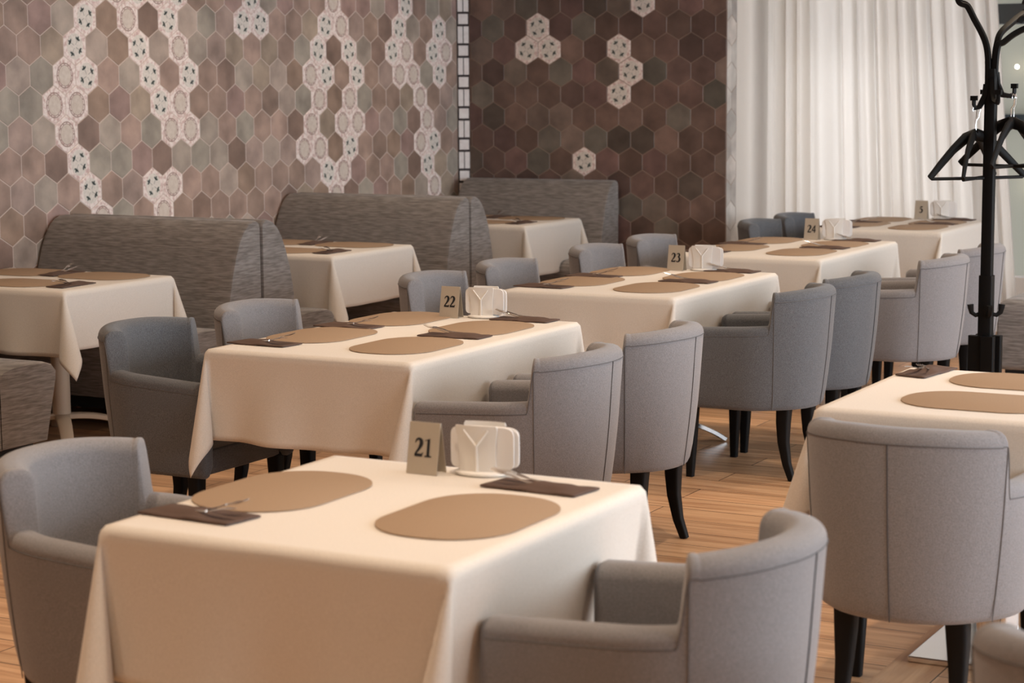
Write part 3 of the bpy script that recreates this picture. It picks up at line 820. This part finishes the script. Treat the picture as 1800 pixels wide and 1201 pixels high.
b = MB(); rings = []
for z, e in ((.10,.02),(.12,0),(.42,0),(.46,.012),(.475,.04),(.48,.1)):
    rings.append([(sx_*(.74-e), sy_*(.32-e), z) for sx_, sy_ in ((-1,-1),(0,-1),(1,-1),(1,1),(0,1),(-1,1))])
b.rings(rings); b.build('seat', M['sofa'], bench, bevel=.01)
b = MB(); b.box((-.70,-.28,0),(.70,.28,.105)); b.build('plinth', M['plinth'], bench)

# ------------------------------------------------------------------ coat stand and hangers
RX, RY = -2.27, 8.5
rack = empty('coat_stand', (RX, RY, 0)); tag(rack, 'black bentwood coat stand with curled top arms and low hooks, holding hangers', 'coat stand')
b = MB(); b.tube([(0,0,.10),(0,0,.80)], [.030,.030], 12, square=True); b.tube([(0,0,.78),(0,0,1.62),(0,0,1.68)], [.0245,.0245,.02], 12, square=True); b.build('pole', M['black'], rack, smooth=True, angle=40)
vr = Vector((cr.x, cr.y, 0)).normalized(); vf = Vector((-vr.y, vr.x, 0))
for k in range(4):
    a = math.radians(90*k); d = vr*math.cos(a)+vf*math.sin(a)
    pts = []
    for t in range(15):
        q = t/14
        z = .54*(1-q)+.0*q
        rad = .042 if q < .45 else .042+.30*((q-.45)/.55)**2.2
        pts.append(d*rad+Vector((0,0,max(z, .012))))
    b = MB(); b.tube(pts, .030, 10, square=True, sy=.62); b.build('foot', M['black'], rack, smooth=True)
def curl(b, base, d, pts, r):
    P3 = [d*p[0]+Vector((0,0,p[1])) for p in pts]; b.tube([base+p for p in P3], r, 10, square=True, sx=.9)
arms = [(-1, 0.12, 1.955, 180), (1, .125, 1.85, -12), (1, .19, 1.93, 28)]
for sgn, rad, zt, deg in arms:
    a = math.radians(deg); d = vr*math.cos(a)+vf*math.sin(a)
    pts = [(.012,1.50),(.014,1.62),(.016,1.72),(.025,1.78),(.045,1.83 if zt > 1.9 else 1.79)]
    z5 = pts[-1][1]
    pts += [(.045+(rad-.045)*.45, z5+(zt-z5)*.48), (rad-.012, zt-.012)]
    for q in range(1, 9):
        t = -.3+q*.62; pts.append((rad+.008+.022*math.sin(t)-.002, zt-.012+.022-.022*math.cos(t)+.01))
    # smooth by midpoint insertion
    sm_ = []
    for i in range(len(pts)-1):
        q0, q1, q2, q3 = pts[max(i-1, 0)], pts[i], pts[i+1], pts[min(i+2, len(pts)-1)]
        for e in range(4):
            t = e/4; sm_.append(tuple(.5*(2*q1[c_]+(q2[c_]-q0[c_])*t+(2*q0[c_]-5*q1[c_]+4*q2[c_]-q3[c_])*t*t+(3*q1[c_]-q0[c_]-3*q2[c_]+q3[c_])*t**3) for c_ in (0, 1)))
    sm_.append(pts[-1])
    b = MB(); curl(b, Vector((0,0,0)), d, sm_, .0135); b.build('top_arm', M['black'], rack, smooth=True)
HK = []
for deg, rad, z in ((185, .068, 1.525), (5, .095, 1.575), (95, .09, 1.55), (275, .09, 1.55)):
    a = math.radians(deg); d = vr*math.cos(a)+vf*math.sin(a)
    pts = [(.02, z+.09),(.026, z+.04),(.05, z-.005),(rad, z-.012),(rad+.006, z+.006),(rad+.006, z+.03)]
    b = MB(); curl(b, Vector((0,0,0)), d, pts, [.014,.014,.012,.009,.008,.008]); 
    tip = d*(rad+.006)+Vector((0,0,z+.03)); b.box(tip-Vector((.013,.013,.008)), tip+Vector((.013,.013,.012)))
    b.build('coat_hook', M['black'], rack, smooth=True, angle=40)
    HK.append(Vector((RX,RY,0))+d*(rad-.006)+Vector((0,0,z-.003)))
for deg in (180, 0, 90, 270):
    a = math.radians(deg); d = vr*math.cos(a)+vf*math.sin(a)
    pts = [(.02,.635),(.045,.628),(.062,.640),(.066,.66),(.068,.675)]
    b = MB(); curl(b, Vector((0,0,0)), d, pts, [.009,.009,.010,.012,.013]); b.build('umbrella_hook', M['black'], rack, smooth=True)
def hanger(pos, yawdir, tilt, label):
    r = empty('coat_hanger', pos, yawdir); r.rotation_euler.x = tilt; tag(r, label, 'coat hanger', 'black coat hangers')
    b = MB(); pts = []
    for k in range(13):
        t = math.radians(200-k*20); pts.append((.018*math.cos(t)*1, 0, -.018+.018*math.sin(t)+.004))
    pts += [(.012,0,-.045),(.0,0,-.060),(0,0,-.085)]
    pts[-1] = (0,0,-.105); b.tube(pts, .0021, 8); b.build('hook', M['wire'], r, smooth=True)
    b = MB()
    for s_ in (-1, 1):
        pp = [(0,0,-.118),(s_*.05,-.002,-.133),(s_*.11,-.004,-.182),(s_*.17,-.012,-.240),(s_*.228,-.022,-.298)]
        b.tube(pp, [.026,.024,.019,.017,.014], 12, sx=.55, sy=1)
    b.build('shoulder', M['black'], r, smooth=True)
    b = MB(); b.tube([(-.218,-.020,-.302),(0,-.012,-.304),(.218,-.020,-.302)], .0075, 8); b.build('trouser_bar', M['black'], r, smooth=True)
va = math.atan2(vr.y, vr.x)
hanger(HK[0]+Vector((0,0,0)), va+.30, 0, 'black wooden hanger on the left hook of the coat stand, swung widest to the left')
hanger(HK[0]+vf*.014, va+1.05, 0, 'black wooden hanger on the left hook of the coat stand, behind and turned edge-on')
hanger(HK[1]+Vector((0,0,0)), va-.75, 0, 'black wooden hanger on the right hook of the coat stand, turned toward the table')
hanger(HK[1]+vr*.012, va+.85, 0, 'black wooden hanger on the right hook of the coat stand, crossing the pole')
